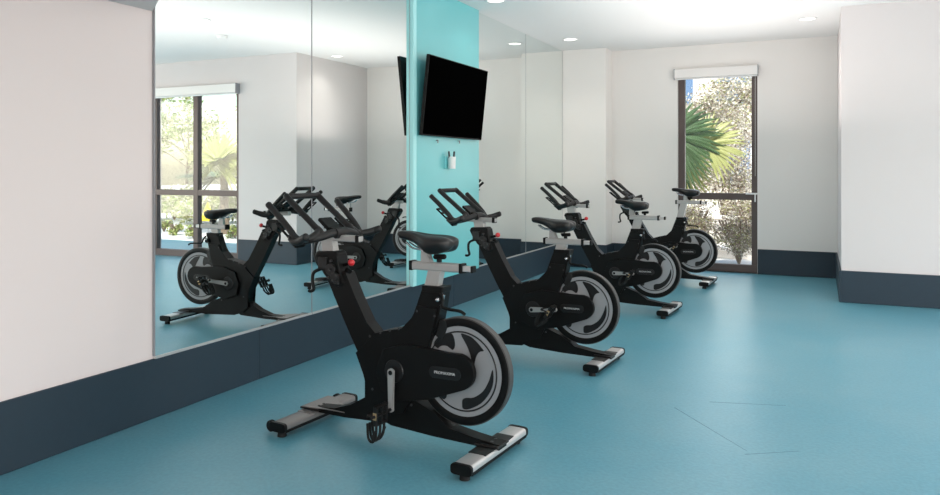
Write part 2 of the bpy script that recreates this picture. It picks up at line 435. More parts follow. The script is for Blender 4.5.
def make_bike():
    root = empty('exercise_bike')
    # ---- frame
    bm = B()
    # raked front column
    prism(bm, [(.428, .80), (.360, .665), (.275, .508), (.205, .385), (.165, .29), (.06, .40), (.112, .505), (.161, .552), (.230, .672), (.290, .79)], -.036, .036)
    # body shell
    prism(bm, [(.165, .45), (.112, .505), (.06, .522), (-.045, .545), (-.10, .60), (-.135, .66), (-.235, .655), (-.215, .56), (-.19, .47), (-.14, .30), (-.06, .15), (.10, .10), (.165, .15), (.15, .22), (.175, .30), (.22, .40)], -.046, .046)
    # seat tube
    prism(bm, [(-.095, .59), (-.152, .745), (-.262, .752), (-.248, .66), (-.232, .58), (-.20, .50), (-.10, .50)], -.035, .035)
    # rear beam down to the rear stabiliser
    prism(bm, [(-.06, .23), (-.20, .175), (-.30, .112), (-.41, .096), (-.545, .083), (-.545, .062), (-.40, .062), (-.21, .064), (.02, .074), (.10, .10), (.08, .2)], -.036, .036)
    # front beam
    prism(bm, [(.10, .205), (.165, .19), (.26, .135), (.36, .10), (.50, .088), (.50, .062), (.30, .064), (.08, .078), (.02, .12)], -.032, .032)
    fr = link('frame', bm, 'black', parent=root, bev=.007)
    # bolts on the frame
    bm = B()
    for (x, z) in ((.075, .513), (.02, .528), (-.03, .541), (.135, .49), (-.13, .635), (-.225, .62), (.12, .235), (-.10, .19)):
        cyl_y(bm, x, z, .006, .044, .0485 if z < .6 else .047, seg=10)
    for s in (-1, 1):
        cyl(bm, (-.50, s*.02, .08), (-.50, s*.02, .089), .007, seg=10); cyl(bm, (.47, s*.018, .085), (.47, s*.018, .094), .007, seg=10)
    link_split('frame_bolt', bm, 'boltdark', parent=fr)
    # ---- near + far chain guard
    for s in (1,):
        bm = B()
        prof = [(.045, .44), (-.07, .475), (-.20, .468), (-.30, .458)]+rounded(-.352, .375, .085, 100, 255, 12)+[(-.285, .262), (-.20, .232), (-.05, .205), (.06, .245), (.085, .34)]
        prism(bm, prof, .040, .066)
        g = link('chain_guard', bm, 'black', parent=root, bev=.008)
        # recessed badge with the maker's lettering
        bm = B()
        P1 = rounded(-.235, .364, .028, -90, 90, 8)+rounded(-.345, .364, .028, 90, 270, 8)
        prism(bm, P1, .0655, .0675)
        link('badge', bm, 'vinyl', parent=g, bev=.0008)
        cu = bpy.data.curves.new('lettering', 'FONT'); cu.body = 'PROMAXIMA'; cu.size = .0185; cu.extrude = .0006
        cu.align_x = 'CENTER'; cu.align_y = 'CENTER'; cu.space_character = 1.02
        tmp = bpy.data.objects.new('tmp', cu); COL.objects.link(tmp)
        dg = bpy.context.evaluated_depsgraph_get(); dg.update()
        me = bpy.data.meshes.new_from_object(tmp.evaluated_get(dg)); bpy.data.objects.remove(tmp)
        # text faces +y of the bike; reading direction is toward the rear (-x)
        me.transform(Matrix.Translation((-.290, .0682, .364)) @ Matrix(((-1, 0, 0, 0), (0, 0, 1, 0), (0, 1, 0, 0), (0, 0, 0, 1))))
        me.name = 'lettering'; me.materials.clear(); me.materials.append(M['text'])
        t = bpy.data.objects.new('lettering', me); COL.objects.link(t); t.parent = g
    # crank cover ring
    bm = B(); lathe_y(bm, 0, Z0, [(.001, .068), (.03, .072), (.052, .071), (.056, .064)], seg=32)
    link('crank_cover', bm, 'vinyl', parent=g, smooth=40)
    # ---- flywheel
    fx, fz = -.36, .366
    bm = B()
    lathe_y(bm, fx, fz, [(.205, .018), (.212, .021), (.241, .021), (.246, .018), (.246, -.018), (.241, -.021), (.212, -.021), (.205, -.020)], seg=72, mi=[0, 0, 1, 1, 1, 0, 0])
    fl = link('flywheel', bm, ['black', 'fwedge'], parent=root, smooth=35)
    bm = B(); lathe_y(bm, fx, fz, [(.001, .017), (.208, .017), (.208, -.017), (.001, -.017)], seg=64)
    link('flywheel_face', bm, 'fwgrey', parent=fl, smooth=30)
    bm = B(); lathe_y(bm, fx, fz, [(.176, .0185), (.178, .021), (.181, .021), (.183, .0185)], seg=64); lathe_y(bm, fx, fz, [(.176, -.0185), (.178, -.021), (.181, -.021), (.183, -.0185)], seg=64)
    link('flywheel_ring', bm, 'blackm', parent=fl, smooth=40)
    # black comma shapes on both faces (u to the front, so the picture's right is -x)
    shapes = [
        [(.004, .170), (-.022, .169), (-.051, .161), (-.080, .141), (-.102, .120), (-.114, .106), (-.098, .102), (-.082, .088), (-.072, .065), (-.064, .028), (-.058, .0), (-.045, -.02), (-.052, .03), (-.049, .068), (-.040, .095), (-.024, .125)],
        [(.150, .108), (.131, .138), (.096, .160), (.060, .169), (.042, .150), (.036, .113), (.047, .092), (.060, .097), (.078, .106), (.10, .106), (.118, .098), (.13, .09)],
        [(-.159, .028), (-.163, -.023), (-.146, -.075), (-.102, -.130), (-.040, -.166), (-.008, -.169), (-.003, -.150), (-.006, -.128), (-.025, -.117), (-.063, -.110), (-.112, -.074), (-.143, -.02)],
        [(.172, -.02), (.165, -.07), (.135, -.115), (.100, -.142), (.082, -.130), (.085, -.105), (.115, -.085), (.14, -.05)]]
    bm = B()
    for sh in shapes:
        sm = [(p.x, p.y) for p in catmull([(a, b, 0) for a, b in sh], 3, closed=True)]
        prism(bm, [(fx+a, fz+b) for a, b in sm], .0165, .0195)
        prism(bm, [(fx-a, fz-b) for a, b in sm], -.0195, -.0165)
    link('flywheel_swirl', bm, 'vinyl', parent=fl)
    bm = B(); cyl_y(bm, fx, fz, .03, -.05, .042, seg=24); link('hub', bm, 'blackm', parent=fl, smooth=40)
    # far side stay of the hub
    bm = B(); prism(bm, [(-.10, .44), (-.30, .41)]+rounded(fx, fz, .045, 100, 260, 8)+[(-.28, .31), (-.10, .25)], -.062, -.044)
    link('flywheel_stay', bm, 'black', parent=root, bev=.006)
    # brake mount on top of wheel
    bm = B(); prism(bm, [(-.215, .52), (-.24, .60), (-.27, .60), (-.275, .565), (-.25, .50)], -.022, .022)
    link('brake_pad', bm, 'blackm', parent=root, bev=.004)
    # ---- stabilisers
    def stab(name, x, w, L, front):
        bm = B(); pr = []
        hh, zc = .021, .050
        for k in range(20):
            a = 2*PI*k/20; c, s_ = math.cos(a), math.sin(a)
            pr.append((x+math.copysign(abs(c)**.33, c)*w/2, zc+math.copysign(abs(s_)**.62, s_)*hh))
        prism(bm, pr, -L/2+.012, L/2-.012)
        st = link(name, bm, 'alu' if not front else 'shadesilver', parent=root, smooth=30)
        bm = B(); box(bm, x-w*.44, x+w*.44, -.135 if not front else -.09, .135 if not front else .09, zc+hh-.003, zc+hh+.0025)
        link('center_plate', bm, 'blackm' if not front else 'shadesilver', parent=st, bev=.001)
        bm = B(); box(bm, x-.06, x+.06, -.055, .055, zc+hh+.002, zc+hh+.012); link('clamp_bracket', bm, 'blackm', parent=st, bev=.003)
        bm = B(); box(bm, x-w*.505, x+w*.505, -L/2+.013, L/2-.013, .0275, .044); link('lower_strip', bm, 'black', parent=st, bev=.003)
        for s in (-1, 1):
            bm = B(); pr2 = [(x+(p[0]-x)*1.04, zc+(p[1]-zc)*1.10) for p in pr]
            prism(bm, pr2, s*(L/2-.018), s*L/2); link('end_cap', bm, 'black', parent=st, bev=.002)
            bm = B(); cyl(bm, (x, s*(L/2-.035), .0), (x, s*(L/2-.035), .022), .023, seg=18, r2=.020); cyl(bm, (x, s*(L/2-.035), .018), (x, s*(L/2-.035), .045), .008)
            link('levelling_foot', bm, 'rubber', parent=st, smooth=40)
            if front:
                cx_ = x+w/2+.018
                bm = B(); lathe_y(bm, cx_, .040, [(.001, s*(L/2-.045)), (.022, s*(L/2-.045)), (.028, s*(L/2-.040)), (.028, s*(L/2-.024)), (.022, s*(L/2-.019)), (.001, s*(L/2-.019))], seg=22)
                wv = link('transport_wheel', bm, 'rubber', parent=st, smooth=40)
                bm = B(); box(bm, x+w/2-.012, cx_+.004, s*(L/2-.032)-.016, s*(L/2-.032)-.013, .038, .062); box(bm, x+w/2-.012, cx_+.004, s*(L/2-.032)+.013, s*(L/2-.032)+.016, .038, .062)
                link_split('wheel_fork', bm, 'blackm', parent=st)
        return st
    stab('rear_stabilizer', -.515, .098, .55, False)
    fs = stab('front_stabilizer', .515, .098, .56, True)
    # grey cover plate running from the frame on to the front foot
    bm = B(); prism_z(bm, [(.30, -.04), (.42, -.075), (.505, -.14), (.555, -.14), (.555, .06), (.50, .06), (.42, .04), (.30, .035)], .0865, .091)
    link('foot_plate', bm, 'shadesilver', parent=fs, bev=.0015)
    # ---- seat post, slider, saddle
    bm = B(); prism(bm, [(-.125, .64), (-.201, .64), (-.243, .83), (-.172, .83)], -.021, .021)
    sp = link('seat_post', bm, 'silver', parent=root, bev=.006)
    bm = B(); prism(bm, [(-.15, .728), (-.262, .728), (-.265, .757), (-.151, .757)], -.040, .040); link('collar', bm, 'black', parent=fr, bev=.005)
    bm = B(); box(bm, -.345, -.078, -.022, .022, .826, .866)
    sl = link('seat_slider', bm, 'silver', parent=root, bev=.007)
    bm = B(); box(bm, -.088, -.070, -.024, .024, .823, .869); box(bm, -.352, -.336, -.024, .024, .823, .869); box(bm, -.405, -.392, -.017, .017, .829, .86)
    link_split('slider_cap', bm, 'black', parent=sl, bev=.003)
    bm = B(); box(bm, -.395, -.34, -.015, .015, .832, .858); link('inner_rail', bm, 'alu', parent=sl, bev=.003)
    bm = B(); prism(bm, [(-.130, .864), (-.185, .864), (-.165, .888), (-.158, .935), (-.132, .935), (-.130, .895)], -.014, .014); cl = link('saddle_clamp', bm, 'silver', parent=root, bev=.004)
    bm = B(); cyl(bm, (-.222, 0, .868), (-.222, 0, .885), .012, seg=12); capsule(bm, [(-.200, 0, .892), (-.250, 0, .895)], .0125, seg=10)
    link('slider_knob', bm, 'black', parent=sl, smooth=40)
    # rails
    bm = B()
    for s in (-1, 1): tube(bm, catmull([(-.05, s*.012, .955), (-.10, s*.022, .928), (-.20, s*.024, .928), (-.27, s*.03, .95)], 5), .0045, seg=7)
    tube(bm, [(-.155, -.035, .929), (-.155, .035, .929)], .012, seg=10)
    link('saddle_rail', bm, 'chrome', parent=cl, smooth=40)
    # saddle shell from sections: (x, half width, top z, thickness)
    secs = [(.0, .014, 1.004, .026), (-.010, .023, 1.012, .042), (-.04, .028, 1.014, .048), (-.09, .034, 1.009, .053), (-.135, .050, 1.002, .074), (-.172, .074, .998, .100), (-.21, .083, .998, .106), (-.245, .084, .997, .098), (-.275, .078, .991, .082), (-.292, .062, .984, .062), (-.300, .036, .975, .034)]
    bm = B(); rings = []; K = 20
    for (x, w, zt, th) in secs:
        ring = []
        for k in range(K):
            a = 2*PI*k/K; c, s_ = math.cos(a), math.sin(a)
            yy = w*math.copysign(abs(c)**.75, c)
            if s_ >= 0:
                zz = zt-th*.30+th*.30*abs(s_)**.8 - .012*math.exp(-(yy/.016)**2)*(1 if x < -.1 else .5)
            else:
                zz = zt-th*.30-th*.70*abs(s_)**.9*(.55+.45*min(1, abs(yy)/(w*.6)) if x < -.15 else 1)
            ring.append(bm.verts.new((x, yy, zz)))
        rings.append(ring)
    for i in range(len(rings)-1):
        for k in range(K): bm.faces.new([rings[i][k], rings[i][(k+1) % K], rings[i+1][(k+1) % K], rings[i+1][k]])
    bm.faces.new(rings[0]); bm.faces.new(rings[-1][::-1])
    sd = link('saddle', bm, 'vinyl', parent=root, smooth=60)
    md = sd.modifiers.new('sub', 'SUBSURF'); md.levels = 1; md.render_levels = 2
    # ---- seat height lever
    bm = B(); cyl_y(bm, -.245, .690, .020, .02, .055, seg=16); link('lever_block', bm, 'black', parent=root, smooth=40)
    bm = B(); ball(bm, (-.250, .060, .700), .011); cyl(bm, (-.268, .045, .70), (-.274, .045, .725), .006)
    link('lever_pin', bm, 'chrome', parent=root, smooth=40)
    bm = B(); tube(bm, catmull([(-.26, .045, .73), (-.275, .06, .700), (-.282, .075, .672), (-.32, .085, .667), (-.38, .088, .663), (-.405, .088, .650)], 5), .0075, seg=9)
    link('seat_lever', bm, 'black', parent=root, smooth=40)
    # ---- steering shroud, levers, resistance knob
    bm = B(); prism(bm, [(.480, .862), (.468, .886), (.352, .892), (.338, .875), (.322, .80), (.290, .735), (.315, .712), (.36, .718), (.422, .77), (.458, .82)], -.042, .042)
    sh = link('head_shroud', bm, 'black', parent=root, bev=.008)
    bm = B()
    cyl_y(bm, .370, .800, .030, .04, .056, seg=20); cyl_y(bm, .343, .765, .022, .04, .062, seg=16); box(bm, .395, .45, .038, .052, .80, .86); box(bm, .318, .35, .036, .055, .73, .78)
    link('brake_housing', bm, 'blackm', parent=sh, bev=.003)
    bm = B()
    for (x, z) in ((.370, .80), (.328, .775), (.35, .748), (.375, .762), (.362, .845)): cyl_y(bm, x, z, .006, .05, .064, seg=10)
    link_split('housing_bolt', bm, 'boltdark', parent=sh)
    bm = B(); cyl(bm, (.325, .0, .82), (.282, .012, .832), .009); tube(bm, [(.305, .005, .80), (.282, .012, .79)], .013, seg=10)
    kn = link('knob_stem', bm, 'black', parent=root, smooth=40)
    bm = B(); ball(bm, (.270, .015, .838), .0175, seg=16); link('resistance_knob', bm, 'red', parent=kn, smooth=60)
    bm = B(); tube(bm, catmull([(.415, .03, .80), (.445, .045, .795), (.475, .055, .775), (.478, .058, .73), (.470, .058, .695), (.488, .060, .683), (.50, .062, .686)], 5), .0085, seg=9)
    link('handlebar_lever', bm, 'black', parent=root, smooth=40)
    # ---- handlebar post + slider
    bm = B(); prism(bm, [(.448, .86), (.368, .86), (.385, .956), (.462, .956)], -.021, .021)
    link('handlebar_post', bm, 'silver', parent=root, bev=.006)
    bm = B(); box(bm, .222, .465, -.021, .021, .940, .972)
    hs = link('handlebar_slider', bm, 'silver', parent=root, bev=.006)
    bm = B(); box(bm, .205, .226, -.024, .024, .937, .975); link('slider_cap', bm, 'black', parent=hs, bev=.003)
    # ---- handlebar
    bm = B(); R = .0172
    # continuous W: outer prong > bend > inner prong > crossbar > mirror side
    half = [(.572, .275, 1.130), (.515, .270, 1.075), (.455, .266, 1.010), (.432, .262, .978), (.412, .245, .962), (.392, .205, .965), (.382, .155, .985), (.388, .132, 1.000), (.41, .128, 1.018), (.50, .126, 1.094), (.590, .124, 1.168)]
    for s in (1, -1):
        P = [(a, s*b, c) for a, b, c in half]
        pts = [Vector(P[0])]+catmull(P, 4)[1:-1]+[Vector(P[-1])]
        capsule(bm, pts, R, seg=10)
    capsule(bm, [(.585, -.122, 1.164), (.585, .122, 1.164)], R*.92, seg=10)
    # wide base bar with rounded, slightly rearward ends
    P = [(.428, .252, .956), (.400, .200, .960), (.368, .130, .972), (.350, .065, .984), (.345, 0, .987)]
    P = P+[(a, -b, c) for a, b, c in P[-2::-1]]
    tube(bm, catmull(P, 4), .0205, seg=12)
    for s in (1, -1):
        H = catmull([(.452, s*.262, .972), (.440, s*.264, .957), (.400, s*.275, .957), (.350, s*.292, .972), (.305, s*.306, .984)], 4)
        capsule(bm, H, .0195, seg=12)
        tube(bm, catmull([(.415, s*.20, .962), (.380, s*.24, .965), (.335, s*.285, .976)], 4), .017, seg=10)
        tube(bm, catmull([(.40, s*.129, 1.012), (.378, s*.127, .995), (.366, s*.125, .975)], 4), .0175, seg=10)
    tube(bm, [(.345, -.045, .982), (.345, .045, .982)], .027, seg=14)
    hb = link('handlebar', bm, 'grip', parent=root, smooth=50)
    # lower wing plates beneath the outer prongs
    for s in (1, -1):
        bm = B()
        mt = Matrix.Translation((.445, s*.235, .950)) @ Matrix.Rotation(math.radians(-42), 4, 'Y')
        box(bm, -.015, .135, -.032, -.022, -.006, .006, mtx=mt); box(bm, -.015, .135, .022, .032, -.006, .006, mtx=mt)
        for q in (-.015, .035, .085, .125): box(bm, q, q+.012, -.03, .03, -.006, .006, mtx=mt)
        box(bm, -.03, .03, -.034, .034, -.012, .012, mtx=mt)
        link('bottle_holder', bm, 'black', parent=hb, bev=.003)
    bm = B(); prism(bm, [(.40, .995), (.455, 1.045), (.445, 1.058), (.385, 1.008)], -.05, .05); prism(bm, [(.345, .985), (.42, .99), (.41, 1.015), (.345, 1.003)], -.035, .035)
    link('console_mount', bm, 'black', parent=hb, bev=.004)
    # ---- cranks + pedals
    for s in (1, -1):
        yA = .092*s
        bm = B()
        n = 14
        pr = rounded(0, 0, .019, 25, 155, 8)+[(-.012, -.08)]+rounded(0, -.172, .0145, 190, 350, 8)+[(.012, -.08)]
        prism(bm, pr, yA-.006*s, yA+.006*s)
        cr = link('crank_arm', bm, 'silver', parent=root, loc=(0, 0, Z0), bev=.004)
        bm = B(); cyl_y(bm, 0, 0, .011, yA+.004*s, yA+.008*s, seg=16); link('crank_bolt', bm, 'black', parent=cr)
        pd = bpy.data.objects.new('pedal', None)
        bm = B()
        yc = yA+.082*s
        cyl_y(bm, 0, 0, .008, yA, yc+.048*s, seg=12)
        for a, b in ((-.046, -.036), (.036, .046)): box(bm, a, b, yc-.044, yc+.044, -.011, .011)
        for q in (-.044, -.006, .034): box(bm, -.046, .046, yc+q, yc+q+.010, -.011, .011)
        pdl = link('pedal', bm, 'blackm', parent=cr, loc=(0, 0, -.172), bev=.0025)
        bm = B()
        # toe cage: hoop over the toe, plus sole ribs
        for q in (-.030, 0, .030):
            tube(bm, catmull([(.045, yc+q, 0), (.095, yc+q*.95, .003), (.128, yc+q*.8, .024), (.115, yc+q*.7, .050), (.050, yc+q*.6, .060)], 4), .0062, seg=7)
        tube(bm, catmull([(.070, yc-.040, .002), (.118, yc-.030, .018), (.118, yc+.030, .018), (.070, yc+.040, .002)], 4), .0062, seg=7)
        tube(bm, catmull([(.0, yc-.046, .0), (.0, yc-.050, .035), (.02, yc, .062), (.0, yc+.050, .035), (.0, yc+.046, .0)], 5), .0035, sx=2.4, seg=7)
        link('toe_cage', bm, 'rubber', parent=pdl, smooth=40)
        bm = B(); box(bm, -.016, .016, yc+.044*s-(.0), yc+.044*s+.003*s, -.009, .009); link('reflector', bm, 'brass', parent=pdl)
        bm = B(); cyl_y(bm, 0, 0, .006, yc+.05*s, yc+.078*s, seg=10); link('strap_end', bm, 'rubber', parent=pdl)
    fit(root)
    return root

def fit(root):
    def wx(v):
        k = min(1, max(0, (.2-v.x)/.6))
        return Vector((1.035*v.x-.008, v.y, v.z+.022*k*min(1, max(0, v.z-.05)/.25)*(1-v.z)))
    def go(o, shift=None):
        for ch in o.children:
            n = ch.name.split('.')[0]
            if n in ('front_stabilizer', 'rear_stabilizer'): continue
            if n.startswith('crank_arm'): ch.location += Vector((-.028, 0, .010)); continue
            if n == 'crank_cover':
                for v in ch.data.vertices: v.co = v.co+Vector((-.026, 0, .010))
                continue
            sh_ = Vector((-.010, 0, .016)) if (n in ('flywheel', 'flywheel_stay') or shift) else None
            if n == 'handlebar' or o.name.startswith('handlebar'):
                for v in ch.data.vertices: v.co = Vector((v.co.x*1.01+.016-(.13*max(0, 1.13-v.co.z) if v.co.x > .37 else .13*max(0, 1.13-v.co.z)*max(0, (v.co.x-.30)/.07)), v.co.y*.94, v.co.z))
                if n == 'handlebar': go(ch)
                continue
            for v in ch.data.vertices: v.co = v.co+sh_ if sh_ else wx(v.co)
            go(ch, sh_)
    go(root)

def copy_tree(o, parent=None):
    c = o.copy(); COL.objects.link(c)
    if parent: c.parent = parent
    for ch in [x for x in o.children]: copy_tree(ch, c)
    return c

def crank_angles(root, th, ph):
    for ch in root.children:
        if ch.name.startswith('crank_arm'):
            near = min(v.co.y for v in ch.data.vertices) > 0
            t = th if near else th+PI
            ch.rotation_euler = (0, t, 0)
            for p in ch.children:
                if p.name.startswith('pedal'): p.rotation_euler = (0, -t+ph, 0)

bike1 = make_bike()
G = 'indoor exercise bikes in a row facing the mirrors'
# x, y, yaw, crank angle, pedal pitch, (saddle back, saddle up, slider back), (handlebar forward, up), label
spots = [(-1.845, 3.087, 4.5, .0, 88, (0, 0, 0), (0, 0), 'black indoor exercise bike nearest the camera, standing in front of the nearest mirrors'),
         (-1.80, 4.845, 4, math.radians(95), 60, (-.02, -.035, 0), (.085, -.015), 'second black exercise bike from the camera, before the teal column and television'),
         (-1.74, 6.85, 3.5, math.radians(92), 60, (.0, .015, .05), (.035, 0), 'third black exercise bike from the camera, between the second and the one at the window'),
         (-1.65, 8.71, 3, math.radians(120), 50, (.10, .085, .07), (0, 0), 'farthest black exercise bike, standing right in front of the narrow far window')]
bikes = [bike1]+[copy_tree(bike1) for _ in range(3)]
for o, (x, y, rz, th, ph, (sb, su, lb), (hf, hu), lab) in zip(bikes, spots):
    o.location = (x, y, 0); o.rotation_euler = (0, 0, PI-math.radians(rz))
    crank_angles(o, th, math.radians(ph)); tag(o, lab, 'exercise bike', G)
    for ch in o.children:
        n = ch.name.split('.')[0]
        if n in ('saddle', 'saddle_clamp'): ch.location = (-sb, 0, su)
        elif n == 'seat_slider': ch.location = (-lb, 0, su)
        elif n == 'seat_post': ch.location = (-su*.25, 0, su)
        elif n == 'handlebar': ch.location = (hf, 0, hu)
        elif n == 'handlebar_slider': ch.location = (hf*.85, 0, hu)
        elif n == 'handlebar_post': ch.location = (0, 0, hu)

# ------------------------------------------------------------------ outdoors
bm = B(); box(bm, -30, 45, YF+.22, 60, -.25, -.06); box(bm, XC+.45, 45, YN+.25, YF+.22, -.25, -.06)
o = link('gravel_ground', bm, 'gravel'); o['kind'] = 'structure'; o.name = 'ground'

def leaf_cloud(bm, c, rad, n, size, mats, shell=.45, flat=0.0):
    for _ in range(n):
        while True:
            d = Vector((random.uniform(-1, 1), random.uniform(-1, 1), random.uniform(-1, 1)))
            if .001 < d.length < 1: break
        d = d.normalized()*(shell+(1-shell)*random.random())
        p = Vector(c)+Vector((d.x*rad[0], d.y*rad[1], d.z*rad[2]))
        a = Vector((random.gauss(0, 1), random.gauss(0, 1), random.gauss(0, .7))).normalized()
        b = a.cross(Vector((random.gauss(0, 1), random.gauss(0, 1), random.gauss(0, 1)))).normalized()
        s = size*random.uniform(.6, 1.3)
        vs = [bm.verts.new(p+q) for q in (-a*s, b*s*.38, a*s, -b*s*.38)]
        bm.faces.new(vs).material_index = random.choice(mats)

def shrub(x, y, r, h, n, size, mats, label, cat='shrub', lobes=7, group=None):
    t = tag(empty('garden_shrub', (x, y, -.06)), label, cat, group)
    bm = B()
    for k in range(9):
        a = random.uniform(0, 2*PI); q = random.uniform(.3, .8)
        tube(bm, catmull([(0, 0, 0), (r*.3*math.cos(a)*q, r*.3*math.sin(a)*q, h*.35), (r*.8*math.cos(a)*q, r*.8*math.sin(a)*q, h*.8)], 3), .014, seg=5)
    link('stem', bm, 'bark', parent=t)
    bm = B()
    for k in range(lobes):
        a = 2*PI*k/lobes+random.uniform(-.4, .4); q = random.uniform(.2, .62)
        cz = h*random.uniform(.25, .78)
        leaf_cloud(bm, (r*q*math.cos(a), r*q*math.sin(a), cz), (r*.5, r*.5, h*.28), n//lobes, size, mats, shell=.3)
    link('foliage', bm, ['leafA', 'leafB', 'leafC', 'leafD'], parent=t)
    return t

def tree(x, y, h, r, n, size, mats, label, trunk_r=.12, base=.45, group=None):
    t = tag(empty('garden_tree', (x, y, -.06)), label, 'tree', group)
    bm = B(); tube(bm, catmull([(0, 0, 0), (.08, .05, h*.3), (-.05, 0, h*.55), (0, 0, h*.85)], 5), trunk_r, seg=8, radii=[trunk_r*(1-.05*i) for i in range(16)])
    link('trunk', bm, 'bark', parent=t, smooth=50)
    bm = B(); ends = []
    for k in range(16):
        a = 2*PI*k*.381; z0 = h*random.uniform(.35, .75); q = random.uniform(.5, .95)
        e = Vector((r*q*math.cos(a), r*q*math.sin(a), z0+h*random.uniform(.1, .28))); ends.append(e)
        tube(bm, catmull([(0, 0, z0), (e.x*.5, e.y*.5, z0+(e.z-z0)*.6), tuple(e)], 4), trunk_r*.22, seg=5)
    link('branch', bm, 'bark', parent=t)
    bm = B()
    for e in ends+[Vector((0, 0, h*.9)), Vector((0, 0, h*.75))]:
        leaf_cloud(bm, tuple(e), (r*.42, r*.42, h*.14), n//18, size, mats, shell=.15)
    link('foliage', bm, ['leafA', 'leafB', 'leafC', 'leafD'], parent=t)
    return t

def fan_leaf(name, parent, base, hub, R, normal, updir, a0, a1, nb, m, droop=.18):
    """one fan palm frond: stalk from base to hub, folded blades radiating in the plane with the given normal"""
    N = Vector(normal).normalized(); U = Vector(updir); U = (U-N*U.dot(N)).normalized(); Rt = U.cross(N).normalized()
    base, hub = Vector(base), Vector(hub)
    bm = B()
    mid = (base+hub)/2+Vector((0, 0, .12))
    tube(bm, catmull([tuple(base), tuple(mid), tuple(hub)], 5), .012, seg=6, mi=0)
    for k in range(nb):
        a = math.radians(a0+(a1-a0)*k/(nb-1))+random.uniform(-.02, .02)
        d = (Rt*math.cos(a)+U*math.sin(a)).normalized()
        L = R*(.86+.14*math.cos((k/(nb-1)-.5)*2.2))*random.uniform(.93, 1.05)
        s = d.cross(N).normalized(); w = R*.034; fold = N*w*.5
        prev = None
        dr = droop*random.uniform(.6, 1.5)
        for j in range(7):
            t = j/6; ww = w*(.35+1.1*min(1, t*2.2))*(1-t**2.6)+.001
            c = hub+d*L*t+Vector((0, 0, -1))*L*dr*t**2.4+N*.02*math.sin(k*1.3)
            cur = [bm.verts.new(c-s*ww), bm.verts.new(c+fold*(1-t)), bm.verts.new(c+s*ww)]
            if prev:
                bm.faces.new([prev[0], prev[1], cur[1], cur[0]]).material_index = 0
                bm.faces.new([prev[1], prev[2], cur[2], cur[1]]).material_index = 0
            prev = cur
    return link(name, bm, m, parent=parent)

def palm(x, y, h, label, fronds, spread=0, R=.62, group=None, trunk=.10):
    t = tag(empty('fan_palm', (x, y, -.06)), label, 'palm', group)
    bm = B(); n = 12
    tube(bm, [(0, 0, h*i/n) for i in range(n+1)], trunk, seg=12, radii=[trunk*(1.05 if i % 2 else .88)*(1-.2*i/n) for i in range(n+1)])
    link('trunk', bm, 'bark', parent=t)
    for (hub, nrm, up, a0, a1, nb, m, rr) in fronds:
        fan_leaf('frond', t, (0, 0, h-.03), hub, rr, nrm, up, a0, a1, nb, m)
    for k in range(spread):
        a = 2*PI*k/spread+.4; el = random.uniform(-.25, .9)
        d = Vector((math.cos(a)*math.cos(el), math.sin(a)*math.cos(el), math.sin(el)))
        hub = Vector((0, 0, h))+d*.45
        fan_leaf('frond', t, (0, 0, h-.03), tuple(hub), R*random.uniform(.85, 1.05), tuple(Vector((-d.x*.35, -d.y*.35, .9))+Vector((random.uniform(-.4, .4), random.uniform(-.4, .4), 0))), tuple(d), -30, 210, 26, random.choice(['palmG', 'palmG', 'palmY']))
    return t
# palm just outside the far window; hubs relative to its foot at (-2.35, 11.6)
palm(-2.45, 11.7, 1.45, 'fan palm with big dark green and yellow fronds outside the far window', [
    ((.40, -.2, 1.86), (.15, -1, .12), (.25, 0, 1), -80, 130, 38, 'palmG', .80),
    ((.88, -.05, 1.74), (-.1, -1, .3), (.95, 0, .25), 10, 190, 26, 'palmY', .62),
    ((.42, .3, 1.45), (.1, -1, .1), (.8, 0, -.6), -20, 200, 26, 'palmY', .60),
    ((-.3, .1, 1.8), (0, -1, .3), (-.4, 0, 1), -20, 200, 26, 'palmG', .6)], spread=5, R=.55, trunk=.09)
# palm outside the wide window (visible in the mirror)
palm(5.15, 12.0, 1.25, 'fan palm with pale green fronds outside the wide window, seen in the mirror', [
    ((-.15, -.35, 1.55), (-.2, -1, .15), (-.2, 0, 1), -60, 220, 36, 'palmY', .78)], spread=7, R=.7, trunk=.11)

# planting beyond the far window
FW = [(-1.05, 11.25, .50, .80, 7000, .020, [0, 3, 3, 2], 'small brownish shrub closest to the far window, right one'),
      (-1.95, 12.75, .48, .85, 6000, .022, [0, 2, 3, 3], 'small brownish shrub closest to the far window, left one'),
      (-1.0, 13.35, .70, 1.05, 9000, .026, [0, 0, 2, 3, 3], 'low pale leafy shrub right outside the far window'),
      (-2.95, 13.5, .60, 1.15, 9000, .028, [0, 2, 3, 3], 'low pale leafy shrub at the left outside the far window'),
      (-1.75, 15.9, .95, 2.2, 12000, .034, [0, 0, 0, 2, 3, 3], 'tall silvery blossoming shrub behind the fan palm, outside the far window'),
      (-3.8, 15.9, .95, 2.0, 8000, .036, [0, 0, 2, 3, 1], 'mid-height silvery shrub behind the fan palm, left one'),
      (.15, 15.7, .85, 1.9, 8000, .034, [0, 0, 2, 3, 3], 'mid-height brownish shrub at the right edge of the far window')]
for a in FW: shrub(*a)
tree(-2.1, 18.6, 3.7, 1.35, 16000, .045, [0, 0, 0, 2, 3], 'pale flowering tree behind the shrubs, outside the far window', trunk_r=.10)
tree(-5.2, 19.5, 5.0, 1.45, 10000, .05, [0, 0, 2, 3, 1], 'pale tree further left behind the shrubs, outside the far window', trunk_r=.12)
tree(.9, 20.0, 4.2, 1.3, 8000, .05, [0, 0, 0, 2], 'pale tree to the right behind the shrubs, outside the far window', trunk_r=.09)
